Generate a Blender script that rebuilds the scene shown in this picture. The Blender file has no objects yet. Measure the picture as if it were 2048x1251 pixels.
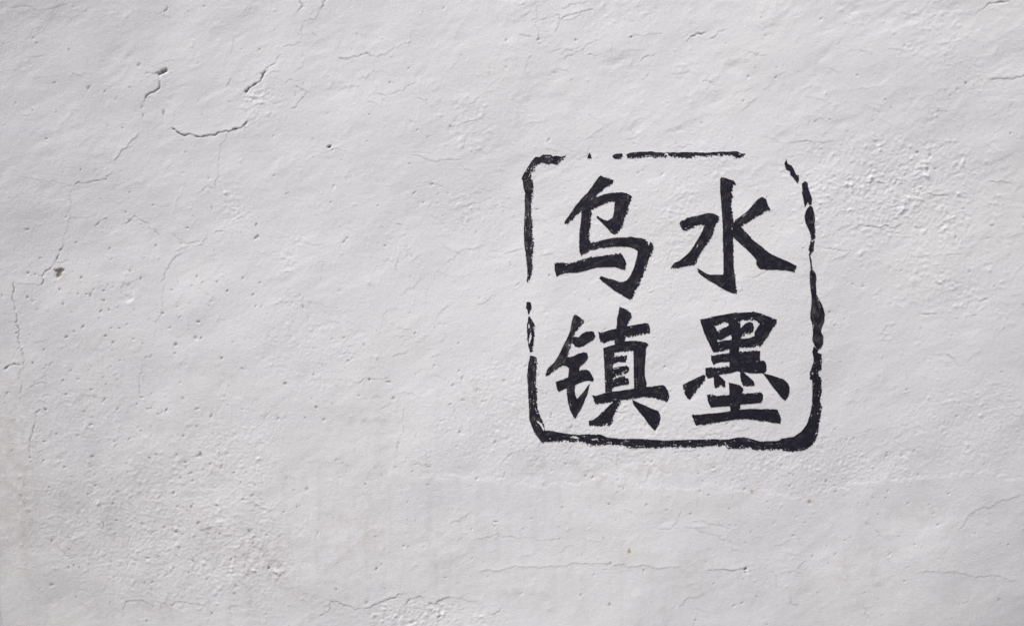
import bpy, math, random
import numpy as np

# ------------------------------------------------------------------ camera, sky, sun, exposure
scene = bpy.context.scene
S = 0.002                      # metres per photo pixel on the wall face
ZC = 1.75                      # height of the picture's middle above the lane
CAM_D = 5.5
cam_data = bpy.data.cameras.new('camera')
cam_data.sensor_width = 36.0
cam_data.lens = 36.0 * CAM_D / (2048 * S)
cam_data.clip_start = 0.05
cam_data.clip_end = 2000.0
cam = bpy.data.objects.new('camera', cam_data)
cam.location = (0.0, -CAM_D, ZC)
cam.rotation_euler = (math.radians(90), 0, 0)
scene.collection.objects.link(cam)
scene.camera = cam

SUN_DIR = np.array((-0.34, -0.36, 0.87)); SUN_DIR /= np.linalg.norm(SUN_DIR)   # towards the sun
sun_el = math.asin(SUN_DIR[2]); sun_az = math.atan2(SUN_DIR[0], SUN_DIR[1])
world = bpy.data.worlds.new('World'); scene.world = world; world.use_nodes = True
nt = world.node_tree; nt.nodes.clear()
sky = nt.nodes.new('ShaderNodeTexSky'); sky.sky_type = 'NISHITA'; sky.sun_disc = False
sky.sun_elevation = sun_el; sky.sun_rotation = sun_az
sky.air_density = 0.9; sky.dust_density = 6.0; sky.ozone_density = 0.6
bg = nt.nodes.new('ShaderNodeBackground'); bg.inputs['Strength'].default_value = 0.047
wo = nt.nodes.new('ShaderNodeOutputWorld')
nt.links.new(sky.outputs[0], bg.inputs[0]); nt.links.new(bg.outputs[0], wo.inputs[0])
sun_data = bpy.data.lights.new('sun', 'SUN'); sun_data.energy = 1.5
sun_data.angle = math.radians(14); sun_data.color = (1.0, 0.982, 0.965)
sun = bpy.data.objects.new('sun', sun_data); scene.collection.objects.link(sun)
from mathutils import Vector
sun.rotation_euler = Vector(SUN_DIR).to_track_quat('Z', 'Y').to_euler()
sun.location = (-3, -4, 8)
vs = scene.view_settings
vs.view_transform = 'Standard'; vs.look = 'None'; vs.gamma = 1.0; vs.use_curve_mapping = False
vs.exposure = 1.10
scene.cycles.use_denoising = True
scene.cycles.denoiser = 'OPENIMAGEDENOISE'
scene.cycles.denoising_input_passes = 'RGB_ALBEDO_NORMAL'
scene.cycles.denoising_prefilter = 'ACCURATE'
scene.cycles.max_bounces = 6

# ------------------------------------------------------------------ helpers
def px2x(p): return (np.asarray(p, float) - 1024.0) * S
def py2z(p): return ZC + (625.5 - np.asarray(p, float)) * S

class Noise:
    """A tileable band of noise; wavelengths in photo pixels, optionally stretched along an angle."""
    def __init__(s, seed, lo, hi, n=1024, cell=None, stretch=1.0, angle=0.0):
        cell = cell or lo / 3.0
        r = np.random.RandomState(seed)
        f = np.fft.fftfreq(n, d=cell)
        fx, fy = np.meshgrid(f, f)
        ca, sa = math.cos(angle), math.sin(angle)
        u = (fx * ca + fy * sa) * stretch; v = -fx * sa + fy * ca
        k = np.sqrt(u * u + v * v) + 1e-12
        a = np.exp(-(np.log(k * math.sqrt(lo * hi)) / (0.6 * math.log(hi / lo) + 0.15)) ** 2) / k
        a[0, 0] = 0
        t = np.real(np.fft.ifft2(np.fft.fft2(r.randn(n, n)) * a))
        s.t = (t / t.std()).astype(np.float32); s.n = n; s.cell = cell
    def grid(s, xs, ys):
        X = np.asarray(xs) / s.cell; Y = np.asarray(ys) / s.cell
        x0 = np.floor(X).astype(int); y0 = np.floor(Y).astype(int)
        fx = (X - x0).astype(np.float32)[None, :]; fy = (Y - y0).astype(np.float32)[:, None]
        x1 = (x0 + 1) % s.n; y1 = (y0 + 1) % s.n; x0 = x0 % s.n; y0 = y0 % s.n
        t = s.t
        a = t[np.ix_(y0, x0)] * (1 - fx) + t[np.ix_(y0, x1)] * fx
        b = t[np.ix_(y1, x0)] * (1 - fx) + t[np.ix_(y1, x1)] * fx
        return a * (1 - fy) + b * fy
    def at(s, X, Y):
        X = X / s.cell; Y = Y / s.cell
        x0 = np.floor(X).astype(int); y0 = np.floor(Y).astype(int)
        fx = X - x0; fy = Y - y0
        x1 = (x0 + 1) % s.n; y1 = (y0 + 1) % s.n; x0 = x0 % s.n; y0 = y0 % s.n
        t = s.t
        return (t[y0, x0] * (1 - fx) + t[y0, x1] * fx) * (1 - fy) + (t[y1, x0] * (1 - fx) + t[y1, x1] * fx) * fy

def make_mesh(name, co, quads, attrs=None):
    me = bpy.data.meshes.new(name)
    nv, nq = len(co), len(quads)
    me.vertices.add(nv); me.vertices.foreach_set('co', np.ascontiguousarray(co, dtype=np.float32).ravel())
    me.loops.add(nq * 4); me.loops.foreach_set('vertex_index', np.ascontiguousarray(quads, dtype=np.int32).ravel())
    me.polygons.add(nq)
    me.polygons.foreach_set('loop_start', np.arange(0, nq * 4, 4, dtype=np.int32))
    me.polygons.foreach_set('loop_total', np.full(nq, 4, dtype=np.int32))
    me.polygons.foreach_set('use_smooth', np.ones(nq, dtype=bool))
    for k, v in (attrs or {}).items():
        a = me.attributes.new(k, 'FLOAT', 'POINT'); a.data.foreach_set('value', np.ascontiguousarray(v, dtype=np.float32).ravel())
    me.update(calc_edges=True)
    return me

def link(name, data, parent=None, label=None, cat=None, kind=None):
    o = bpy.data.objects.new(name, data); scene.collection.objects.link(o)
    if parent: o.parent = parent
    if label: o['label'] = label
    if cat: o['category'] = cat
    if kind: o['kind'] = kind
    return o

class NT:
    def __init__(s, name):
        s.m = bpy.data.materials.new(name); s.m.use_nodes = True
        s.t = s.m.node_tree; s.t.nodes.clear()
        s.out = s.n('ShaderNodeOutputMaterial'); s.b = s.n('ShaderNodeBsdfPrincipled')
        s.l(s.b.outputs[0], s.out.inputs[0])
    def n(s, t, **kw):
        x = s.t.nodes.new(t)
        for k, v in kw.items(): setattr(x, k, v)
        return x
    def l(s, a, b): s.t.links.new(a, b)
    def attr(s, n): x = s.n('ShaderNodeAttribute'); x.attribute_name = n; return x.outputs['Fac']
    def pos(s): return s.n('ShaderNodeNewGeometry').outputs['Position']
    def noise(s, scale, detail=4, rough=0.6, vec=None):
        x = s.n('ShaderNodeTexNoise'); x.inputs['Scale'].default_value = scale
        x.inputs['Detail'].default_value = detail; x.inputs['Roughness'].default_value = rough
        s.l(vec or s.pos(), x.inputs['Vector']); return x.outputs['Fac']
    def math(s, op, a, b=None, clamp=False):
        x = s.n('ShaderNodeMath', operation=op); x.use_clamp = clamp
        for i, v in enumerate((a, b)):
            if v is None: continue
            if isinstance(v, (int, float)): x.inputs[i].default_value = v
            else: s.l(v, x.inputs[i])
        return x.outputs[0]
    def maprange(s, v, a, b, c=0.0, d=1.0):
        x = s.n('ShaderNodeMapRange'); s.l(v, x.inputs[0])
        for i, q in enumerate((a, b, c, d)): x.inputs[i + 1].default_value = q
        return x.outputs[0]
    def mix(s, f, a, b):
        x = s.n('ShaderNodeMix', data_type='RGBA')
        if isinstance(f, (int, float)): x.inputs[0].default_value = f
        else: s.l(f, x.inputs[0])
        for i, v in ((6, a), (7, b)):
            if isinstance(v, tuple): x.inputs[i].default_value = (*v, 1)
            else: s.l(v, x.inputs[i])
        return x.outputs[2]
    def bump(s, h, dist, strength=1.0):
        x = s.n('ShaderNodeBump'); x.inputs['Distance'].default_value = dist; x.inputs['Strength'].default_value = strength
        s.l(h, x.inputs['Height']); s.l(x.outputs[0], s.b.inputs['Normal'])

# ------------------------------------------------------------------ materials
m = NT('limewashed_plaster')
tone = m.maprange(m.noise(1.3, 3, 0.55), 0.3, 0.7)
base = m.mix(tone, (0.716, 0.727, 0.763), (0.750, 0.758, 0.780))
grime_n = m.maprange(m.noise(30, 5, 0.7), 0.25, 0.75, 0.55, 1.25)
grime = m.math('MULTIPLY', m.attr('grime'), grime_n, clamp=True)
c1 = m.mix(grime, base, (0.44, 0.417, 0.405))
c2 = m.mix(m.attr('ochre'), c1, (0.40, 0.30, 0.17))
mort_n = m.maprange(m.noise(220, 3, 0.6), 0.3, 0.7)
c3 = m.mix(m.attr('mortar'), c2, m.mix(mort_n, (0.075, 0.068, 0.058), (0.17, 0.155, 0.13)))
m.l(c3, m.b.inputs['Base Color'])
m.b.inputs['Roughness'].default_value = 0.88
m.b.inputs['Specular IOR Level'].default_value = 0.25
h = m.math('ADD', m.noise(120, 4, 0.65), m.math('MULTIPLY', m.noise(420, 2, 0.6), 0.35))
m.bump(h, 0.0018, 0.7)
MAT_PLASTER = m.m

def ink_material(name, dark, pale, gloss):
    m = NT(name)
    thin = m.attr('thin')
    n = m.maprange(m.noise(90, 4, 0.65), 0.3, 0.75, 0.0, 0.35)
    f = m.math('ADD', thin, m.math('MULTIPLY', n, thin), clamp=True)
    c = m.mix(f, dark, pale)
    m.l(c, m.b.inputs['Base Color'])
    m.b.inputs['Roughness'].default_value = gloss
    m.b.inputs['Specular IOR Level'].default_value = 0.30
    h = m.math('ADD', m.noise(160, 3, 0.6), m.math('MULTIPLY', m.noise(500, 2, 0.6), 0.4))
    m.bump(h, 0.003, 0.75)
    return m.m
MAT_INK = ink_material('black_ink_paint', (0.0058, 0.0060, 0.0165), (0.080, 0.072, 0.074), 0.5)
MAT_YELLOW = ink_material('yellow_paint', (0.50, 0.40, 0.10), (0.62, 0.56, 0.33), 0.7)

m = NT('lane_stone')
vor = m.n('ShaderNodeTexVoronoi'); vor.inputs['Scale'].default_value = 1.6; m.l(m.pos(), vor.inputs['Vector'])
m.l(m.mix(m.maprange(m.noise(3.0, 6, 0.6), 0.3, 0.7), (0.20, 0.195, 0.185), (0.33, 0.32, 0.30)), m.b.inputs['Base Color'])
m.b.inputs['Roughness'].default_value = 0.85
m.bump(m.noise(20, 6, 0.7), 0.01, 0.6)
MAT_GROUND = m.m
m = NT('masonry')
m.l(m.mix(m.noise(12, 5, 0.6), (0.25, 0.24, 0.225), (0.40, 0.38, 0.36)), m.b.inputs['Base Color'])
m.b.inputs['Roughness'].default_value = 0.95
MAT_CORE = m.m

# ------------------------------------------------------------------ the ground
g = 400.0
me = bpy.data.meshes.new('lane_ground')
me.from_pydata([(-g, -g, 0), (g, -g, 0), (g, g, 0), (-g, g, 0)], [], [(0, 1, 2, 3)])
me.materials.append(MAT_GROUND)
link('ground', me, kind='structure')

# ------------------------------------------------------------------ traced marks (zoom-tile coordinates -> photo pixels)
TILE = {'R1': (0, 0, 2.91), 'R2': (0, 410, 2.91), 'R3': (0, 820, 2.903), 'R4': (640, 0, 2.91), 'R5': (1340, 0, 2.893),
        'R6': (640, 820, 2.903), 'R7': (1340, 820, 2.893), 'M': (600, 410, 2.908), 'N': (1620, 410, 2.909),
        'A': (1030, 290, 6.206), 'B': (1030, 470, 6.206), 'C': (1330, 290, 6.206), 'D': (1330, 470, 6.206),
        'E': (1030, 590, 6.206), 'F': (1030, 720, 6.206), 'G': (1330, 600, 6.206), 'H': (1330, 720, 6.206), 'P': (0, 0, 1.0)}
def P(spec):
    """'R1 10,20 30,40 R2 5,6' -> photo pixel points"""
    out = []; t = TILE['P']
    for w in spec.split():
        if w in TILE: t = TILE[w]
        else:
            a, b = w.split(','); out.append((t[0] + float(a) / t[2], t[1] + float(b) / t[2]))
    return np.array(out)

# cracks: (points, half width px, depth mm, darkness of the exposed mortar, lip mm)
CRACKS = [
 ('R1 1018,750 1050,778 1090,797 1200,800 1270,790 1340,775 1390,755 1430,735 1450,712', 1.25, 9, .85, 2.2),
 ('R1 860,445 900,440 940,440', .8, 3, .35, .3), ('R1 945,446 992,424', 3.0, 8, .75, 0),
 ('R1 945,450 950,490 948,530 920,550 890,560 870,585 852,612', 1.15, 6, .65, .8), ('R1 852,630 846,642', 2, 4, .4, .3), ('R1 862,675 850,695', 1.6, 3, .3, .5),
 ('R1 972,655 972,682', 1.3, 5, .6, 0),
 ('R1 1443,545 1460,520 1500,495 1520,485 1540,440 1552,425', 1.35, 9, .9, 1.2), ('R1 1552,425 1570,395 1610,380 1640,330', .8, 3, .4, .6), ('R1 1441,546 1447,536', 2.2, 12, 1, 0),
 ('R1 1640,300 1700,275 1755,255 1768,220 1765,150 1800,130 1850,110 1865,70', .7, 2, .28, .4), ('R1 1855,72 1890,40 1905,0', 1.0, 4, .5, .6),
 ('R1 455,1080 520,1075 560,1060 640,1050 660,1020', .9, 3.5, .45, .8), ('R1 0,1056 15,1050 45,1044', 1.4, 5, .55, .5), ('R1 140,1040 300,1065 450,1078', .6, 1.3, .15, .3),
 ('R1 680,945 720,900 770,845 825,785', .9, 1.4, .06, 1.8), ('R1 825,780 828,760', 1.2, 3, .3, .4),
 ('R1 1340,780 1300,840 1285,910 1275,1000 1262,1105 1180,1115', .75, 2, .22, .6),
 ('R1 440,1110 430,1170 R2 425,80 400,160 380,240', .75, 2, .22, .4), ('R2 380,240 350,290 325,330 290,375 250,410 238,465', 1.0, 5, .6, .7), ('R2 238,465 180,460 100,450', .7, 1.5, .15, .8),
 ('R2 80,450 78,520 85,600 92,680 100,740', 1.0, 4.5, .55, .5), ('R2 98,740 95,780 100,830 118,870', 1.3, 6, .7, .5), ('R2 118,870 125,900 120,950 90,985 85,1100', .9, 2.5, .3, .4),
 ('R2 0,955 30,935 90,932', 1.4, 7, .85, .8), ('R2 0,1108 20,1095', 1.4, 6, .7, .5), ('R2 330,332 410,318', .7, 2, .25, .3),
 ('R1 1000,65 985,85 983,105 990,125', 1.2, 5, .5, .7), ('R1 1092,6 1110,2', 1.5, 5, .5, .5), ('R1 1750,10 1757,60 1740,85', 1.0, 3.5, .4, .6),
 ('R1 140,88 230,80 265,98 350,90 400,75 450,55', .7, 1.8, .2, .4), ('R1 0,105 40,80', .8, 2.5, .25, .5),
 ('R1 1700,640 1760,590 1792,548 1760,530 1720,510', .85, 2.4, .25, .8), ('R1 1778,490 1770,540', .8, 2.5, .25, .5), ('R1 1330,515 1350,490 1362,468', .9, 2.6, .25, .7),
 ('R1 1015,1250 1060,1120 1085,1050', 1.4, -1.3, 0, 0), ('R1 1670,495 1700,470 1750,480', .8, 2, .1, .8), ('R1 1985,345 2037,350', 1.0, 3, .25, .8),
 ('R2 555,125 590,95 640,75', .95, 3, .38, .6), ('R2 710,118 760,100 790,65 860,105 900,145 940,175', .85, 2.4, .3, .5), ('R2 1000,165 1060,200 1120,220 1180,235 1212,185', .75, 1.8, .2, .4),
 ('R2 1250,165 1270,155 1310,153 1355,170', .95, 3, .4, .6), ('R2 1105,265 1140,245 1180,238', .8, 1.8, .2, .5), ('R2 1060,285 1020,310 985,360 960,400 946,445', .95, 2.4, .26, .6),
 ('R2 945,440 945,560 935,640 900,680 890,780 885,850', .8, 1.4, .12, .4), ('R2 838,892 880,868', 1.0, 3, .35, .4), ('R2 825,930 805,985 800,1050 795,1105', .9, 2.4, .25, .4),
 ('R2 220,960 250,930 290,915', .8, 2, .25, .4), ('R2 152,1066 190,1045 250,1038', .85, 2.4, .3, .4), ('R2 250,1038 245,1000', .7, 1.5, .15, .2), ('R2 1420,620 1450,585', .8, 1.8, .25, .3), ('R2 1265,680 1290,640', .9, 1.8, .3, .3),
 ('R3 130,300 122,230 130,180 160,100 175,40', 1.1, 4, .45, .5), ('R3 130,300 140,400', .8, 2, .2, .4), ('R3 80,380 80,600 120,680 180,720', .8, 1.6, .2, .3), ('R3 260,830 300,880 340,900', .9, 2.5, .3, .5),
 ('R3 690,830 705,745 720,728 740,725', .7, 1.8, .2, .4), ('R3 770,770 800,725 880,722', .7, 1.8, .2, .4), ('R3 640,1250 645,1200 690,1150 760,1145 800,1165', .95, 2.8, .3, .7),
 ('R3 850,1150 900,1165 945,1200 970,1150 1050,1150 1130,1165', .85, 2.2, .2, .7), ('R3 1320,1230 1300,1180 1350,1170', .9, 2.5, .2, .8), ('R3 1280,810 1310,780', 1.0, 3, .3, .5),
 ('R3 1500,620 1750,470', .8, .7, .03, .3), ('R3 1560,690 1700,590', .8, .6, .03, .3),
 ('R6 -20,1215 30,1190 50,1170 55,1125 80,1123 130,1150 190,1175 250,1165', 1.1, 3.5, .35, .8), ('R6 250,1165 300,1145 380,1110 430,1100 485,1078', 1.0, 3, .28, 1.2), ('R6 475,1145 520,1105', 1.1, 3.5, .3, 1.0),
 ('R6 540,1105 570,1090 590,1100', 1.0, 3, .3, .8), ('R6 630,1135 670,1130 710,1105 760,1100', 1.0, 3, .3, 1.0), ('R6 760,1100 830,1105 900,1120', .8, 2, .2, .6), ('R6 985,1195 1040,1180 1050,1155', .9, 2.5, .22, .7),
 ('R6 680,1245 685,1210 710,1200', 1.3, 4, .3, 1.2), ('R6 640,1180 660,1160', 1.3, 4, .3, 1.2), ('R6 560,1165 590,1170', 1.2, 3.5, .3, 1.0),
 ('R6 930,940 1060,925 1200,915 1390,905 1500,890', 1.4, .2, .0, 1.1), ('R6 1500,890 1700,900 1850,908 2032,912 R7 50,912', 1.2, .3, .02, 1.3), ('R7 225,933 300,930 440,931', .8, 2.4, .32, 1.2),
 ('R6 205,520 290,462', .7, 1.5, .3, .2), ('R6 1732,265 1730,360', .8, 2.2, .32, .2), ('R6 1530,287 1588,268', .7, 1.8, .22, .2), ('R6 492,15 478,65 485,110 455,180 440,250', .85, 1.8, .22, .5),
 ('R6 612,232 620,280 650,238', 1.0, 2.5, .12, .9), ('R6 540,315 590,325 640,325', 1.1, 2.5, .3, .6), ('R6 350,355 390,318', .8, 2, .28, .2), ('R6 557,530 548,660', .7, 1.2, .18, .1),
 ('R6 910,750 960,740 1000,728 1060,742 1150,750', .75, 2, .2, .6), ('R6 1150,750 1300,755 1380,765', .7, 1.2, .12, .4), ('R6 750,665 810,645 870,595', .9, 1.4, .08, .9), ('R6 1970,688 2032,697', .9, 2.4, .2, .7),
 ('R6 1750,578 1800,590 1842,608', .9, 1.6, .25, .4), ('R6 1430,650 1433,680', .7, 1.5, .15, .2), ('R6 1455,600 1460,640', .9, 1.2, .2, .2), ('R6 1400,685 1465,692', .7, 1.3, .1, .5),
 ('R7 150,685 220,715 320,762 345,720 335,690 250,665 180,645 130,655', .75, 1.8, .2, .5), ('R7 345,740 370,820 430,835', .9, 1.8, .15, .6), ('R7 615,900 640,1040', .7, 1.3, .14, .3),
 ('R7 708,1078 718,1135', .8, 2, .3, .3), ('R7 716,1138 748,1140', 1.3, 2.5, .5, .2), ('R7 1150,665 1200,690 1245,745', .8, 2, .22, .4), ('R7 1710,700 1760,620 1800,590', 1.8, .7, .0, 1.2), ('R7 1800,590 1880,585 1930,545 2000,530 2060,505', 1.0, 1, .03, 1.2),
 ('R7 1480,955 1640,960 1750,970 1860,990 2060,1014', .9, 1.0, .08, 1.0), ('R7 60,1145 90,1110 150,1090 200,1070', .8, 2.2, .25, .6), ('R7 1140,1150 1160,1200 1190,1247', 1.1, 2, .12, .8), ('R7 150,1160 220,1180', .8, 1.5, .1, .5),
 ('R7 1370,95 1400,78', 1.4, 3, .35, .6), ('R7 480,470 485,490', 1.1, 3, .4, .2),
 ('R4 115,345 170,345 220,335 240,325 290,325 325,335', .95, 3.2, .4, .9), ('R4 325,335 390,320 440,285 520,260 535,200', .75, 1.8, .16, .8), ('R4 320,345 315,430 330,545', .7, .9, .03, .6), ('R4 330,548 370,558 430,545 500,515 560,480', .7, 2, .3, .6),
 ('R4 1262,0 1266,100 1272,235', .7, 1.7, .3, .5), ('R4 1275,120 1360,100 1370,90 1395,88 1388,150 1365,190', .7, 2, .3, .6), ('R4 1395,108 1480,82 1600,58', 1.5, 1.5, .02, 1.8), ('R4 1400,120 1540,92', 1.0, 1.2, .02, 1.0), ('R4 1400,50 1480,25 1560,5', 1.3, 1.0, 0, 1.4), ('R4 1340,145 1365,122', 1.0, 2.4, .22, .4), ('R4 1235,120 1262,112', .9, 2.5, .25, .4),
 ('R4 1268,240 1275,225', 1.7, 4, .35, .2), ('R4 1340,300 1430,290 1480,305 1530,290 1550,262 1620,235', .8, 1.6, .1, .7), ('R4 1700,260 1697,340', .8, 1.4, .08, .6), ('R4 1790,222 1830,205 1990,200', .8, 1.5, .1, .7), ('R4 1865,357 1880,340 1950,320', .9, 2.4, .22, 1.0),
 ('R4 745,750 850,715 950,685 978,638', .8, 1.7, .1, .9), ('R4 545,905 620,925 700,935 820,930', .9, 1.6, .1, 1.0), ('R4 992,365 990,445', .7, 1.8, .2, .3), ('R4 1155,200 1185,212 1232,215', 1.0, 2.2, .2, .8), ('R4 1425,342 1475,322', 1.4, 2.2, .15, 1.0), ('R4 1560,318 1612,326', 1.3, 2.6, .25, .8),
 ('R4 1570,802 1650,793', .7, 1.5, .16, .4), ('R4 1780,815 1830,810 1852,795', .7, 2, .32, .4), ('R4 1880,805 1895,792', 1.0, 2.5, .3, .3), ('R4 955,1170 1005,1143', .9, 1.8, .15, .7), ('R4 1922,20 1920,130', .7, 1, .06, .4), ('R4 0,68 20,50 45,0', .9, 2.4, .25, .6), ('R4 1180,100 1215,75', 2.2, 1.2, 0, 1.3),
 ('R5 98,245 120,215 150,198 200,195', 1.25, 5, .6, 1.0), ('R5 228,226 260,216 310,183', 1.6, 3.4, .25, 1.4), ('R5 1715,130 1770,80', .8, 1.8, .15, .6), ('R5 1770,80 1790,55 1905,45', 1.2, 4.5, .6, 1.0), ('R5 1200,40 1225,35 1255,13', .8, 2.2, .28, .6), ('R5 1450,28 1470,40 1510,43 1570,20', .85, 2, .2, .6),
 ('R5 450,310 490,325 550,325', .9, 2, .2, .8), ('R5 10,430 140,428', 1.2, 1.4, .03, 1.0), ('R5 1820,480 1900,475 1960,468 2040,462', 1.6, 2.4, .16, 1.6), ('R5 690,822 780,818 850,825 940,825', 1.0, 2, .16, 1.1), ('R5 545,795 590,805 640,830', .9, 1.5, .1, .8), ('R5 40,850 80,858 115,840', .7, 1.8, .26, .3),
 ('R5 1180,1050 1240,1065 1280,1045 1360,1055', .95, 2.4, .2, 1.0), ('R5 1490,1120 1540,1135 1600,1137', 1.1, 2.6, .2, 1.4), ('R5 215,440 220,510 205,540', .8, 1.3, .05, .7),
 ('M 245,225 235,330', .7, 1.0, .12, .3), ('M 805,340 800,400', .8, 1.6, .1, .6), ('M 855,330 900,320 950,260 1000,258 1060,240', .9, 1.4, .06, .9), ('M 1190,285 1240,270 1290,255', 1.0, 1.6, .08, 1.0), ('M 610,515 660,480 700,410', .9, 1.2, .04, .8), ('M 820,820 840,740', .9, 1.8, .16, .5), ('M 765,885 815,860', .9, 1.8, .16, .6), ('M 742,822 758,808', .8, 2, .25, .3), ('M 540,885 620,855', .9, 1.8, .15, .7), ('M 750,970 785,910', .8, 1.2, .08, .5),
 ('M 300,1015 365,1018 440,1012 512,1005', .8, 1.8, .2, .6), ('M 375,1030 380,1070', .8, 1.4, .14, .3), ('M 598,1245 608,1180', .8, 1.8, .24, .5), ('M 562,112 582,112', .8, 2.0, .28, .3), ('M 420,1122 470,1120', .8, 1.5, .25, .3), ('M 805,690 850,685', .9, 1.2, .05, 1.0),
 ('N 30,185 100,182 150,150 195,135', .85, 1.7, .16, .6), ('N 260,135 300,115 370,128 430,120 490,135 530,118', 1.1, 3, .28, 1.2), ('N 30,250 130,262 190,270 240,262', .95, 2.2, .28, .7), ('N 340,335 430,350 530,382', .7, 1, .06, .5), ('N 735,455 785,458', .95, 2.4, .32, .6), ('N 800,445 870,455', .9, 2, .2, .7),
 ('N 645,625 700,630 748,635', 1.2, 2.4, .2, 1.4), ('N 565,580 630,580', 1.0, 1.4, .06, .9), ('N 500,690 440,710 425,740 435,780 465,800', 1.4, 1.0, .02, 1.1), ('N 1035,115 1060,125', 1.2, 2.4, .25, .6), ('N 1130,722 1150,718', 1.1, 2.6, .4, .3), ('N 945,640 975,640', 1.3, 2.4, .3, .5), ('N 845,660 870,660', 1.2, 2.0, .2, .5), ('N 1000,1140 1240,1132', .7, .8, .06, .2), ('N 1000,855 930,910', .8, .9, .05, .5),
 ('D 1000,520 1070,535 1150,505 1230,470 1245,440', .8, 2, .3, .4), ('D 720,890 748,870 742,825', .6, 1.6, .3, .3), ('D 560,375 600,405', .7, 1.6, .25, .3), ('B 1640,720 1690,715 1720,690', 1.0, 2, .15, .8), ('B 330,245 420,240 480,215', 1.2, 1.8, .1, 1.0), ('B 500,690 590,640', 1.0, 1.3, .05, .8), ('F 1260,635 1330,655 1400,640 1470,680 1530,690', .7, 1.8, .25, .4), ('F 1280,1190 1285,1241', .7, 1.8, .3, .2), ('F 750,730 780,870', .8, .7, .18, .1), ('C 1070,1000 1095,940', .8, 1.1, .08, .5), ('D 1720,880 1790,740', 1.0, 1.0, .06, .5), ('B 510,880 560,850', 1.6, -1.5, 0, 0), ('B 510,855 530,840', 1.3, 2, .15, .4), ('C 0,1200 80,1240', .8, 1.5, .12, .5), ('D 80,100 150,85 230,95', 1.1, 1.6, .1, .9), ('A 600,20 750,70', .8, 1.0, .08, .5),
]
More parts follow.
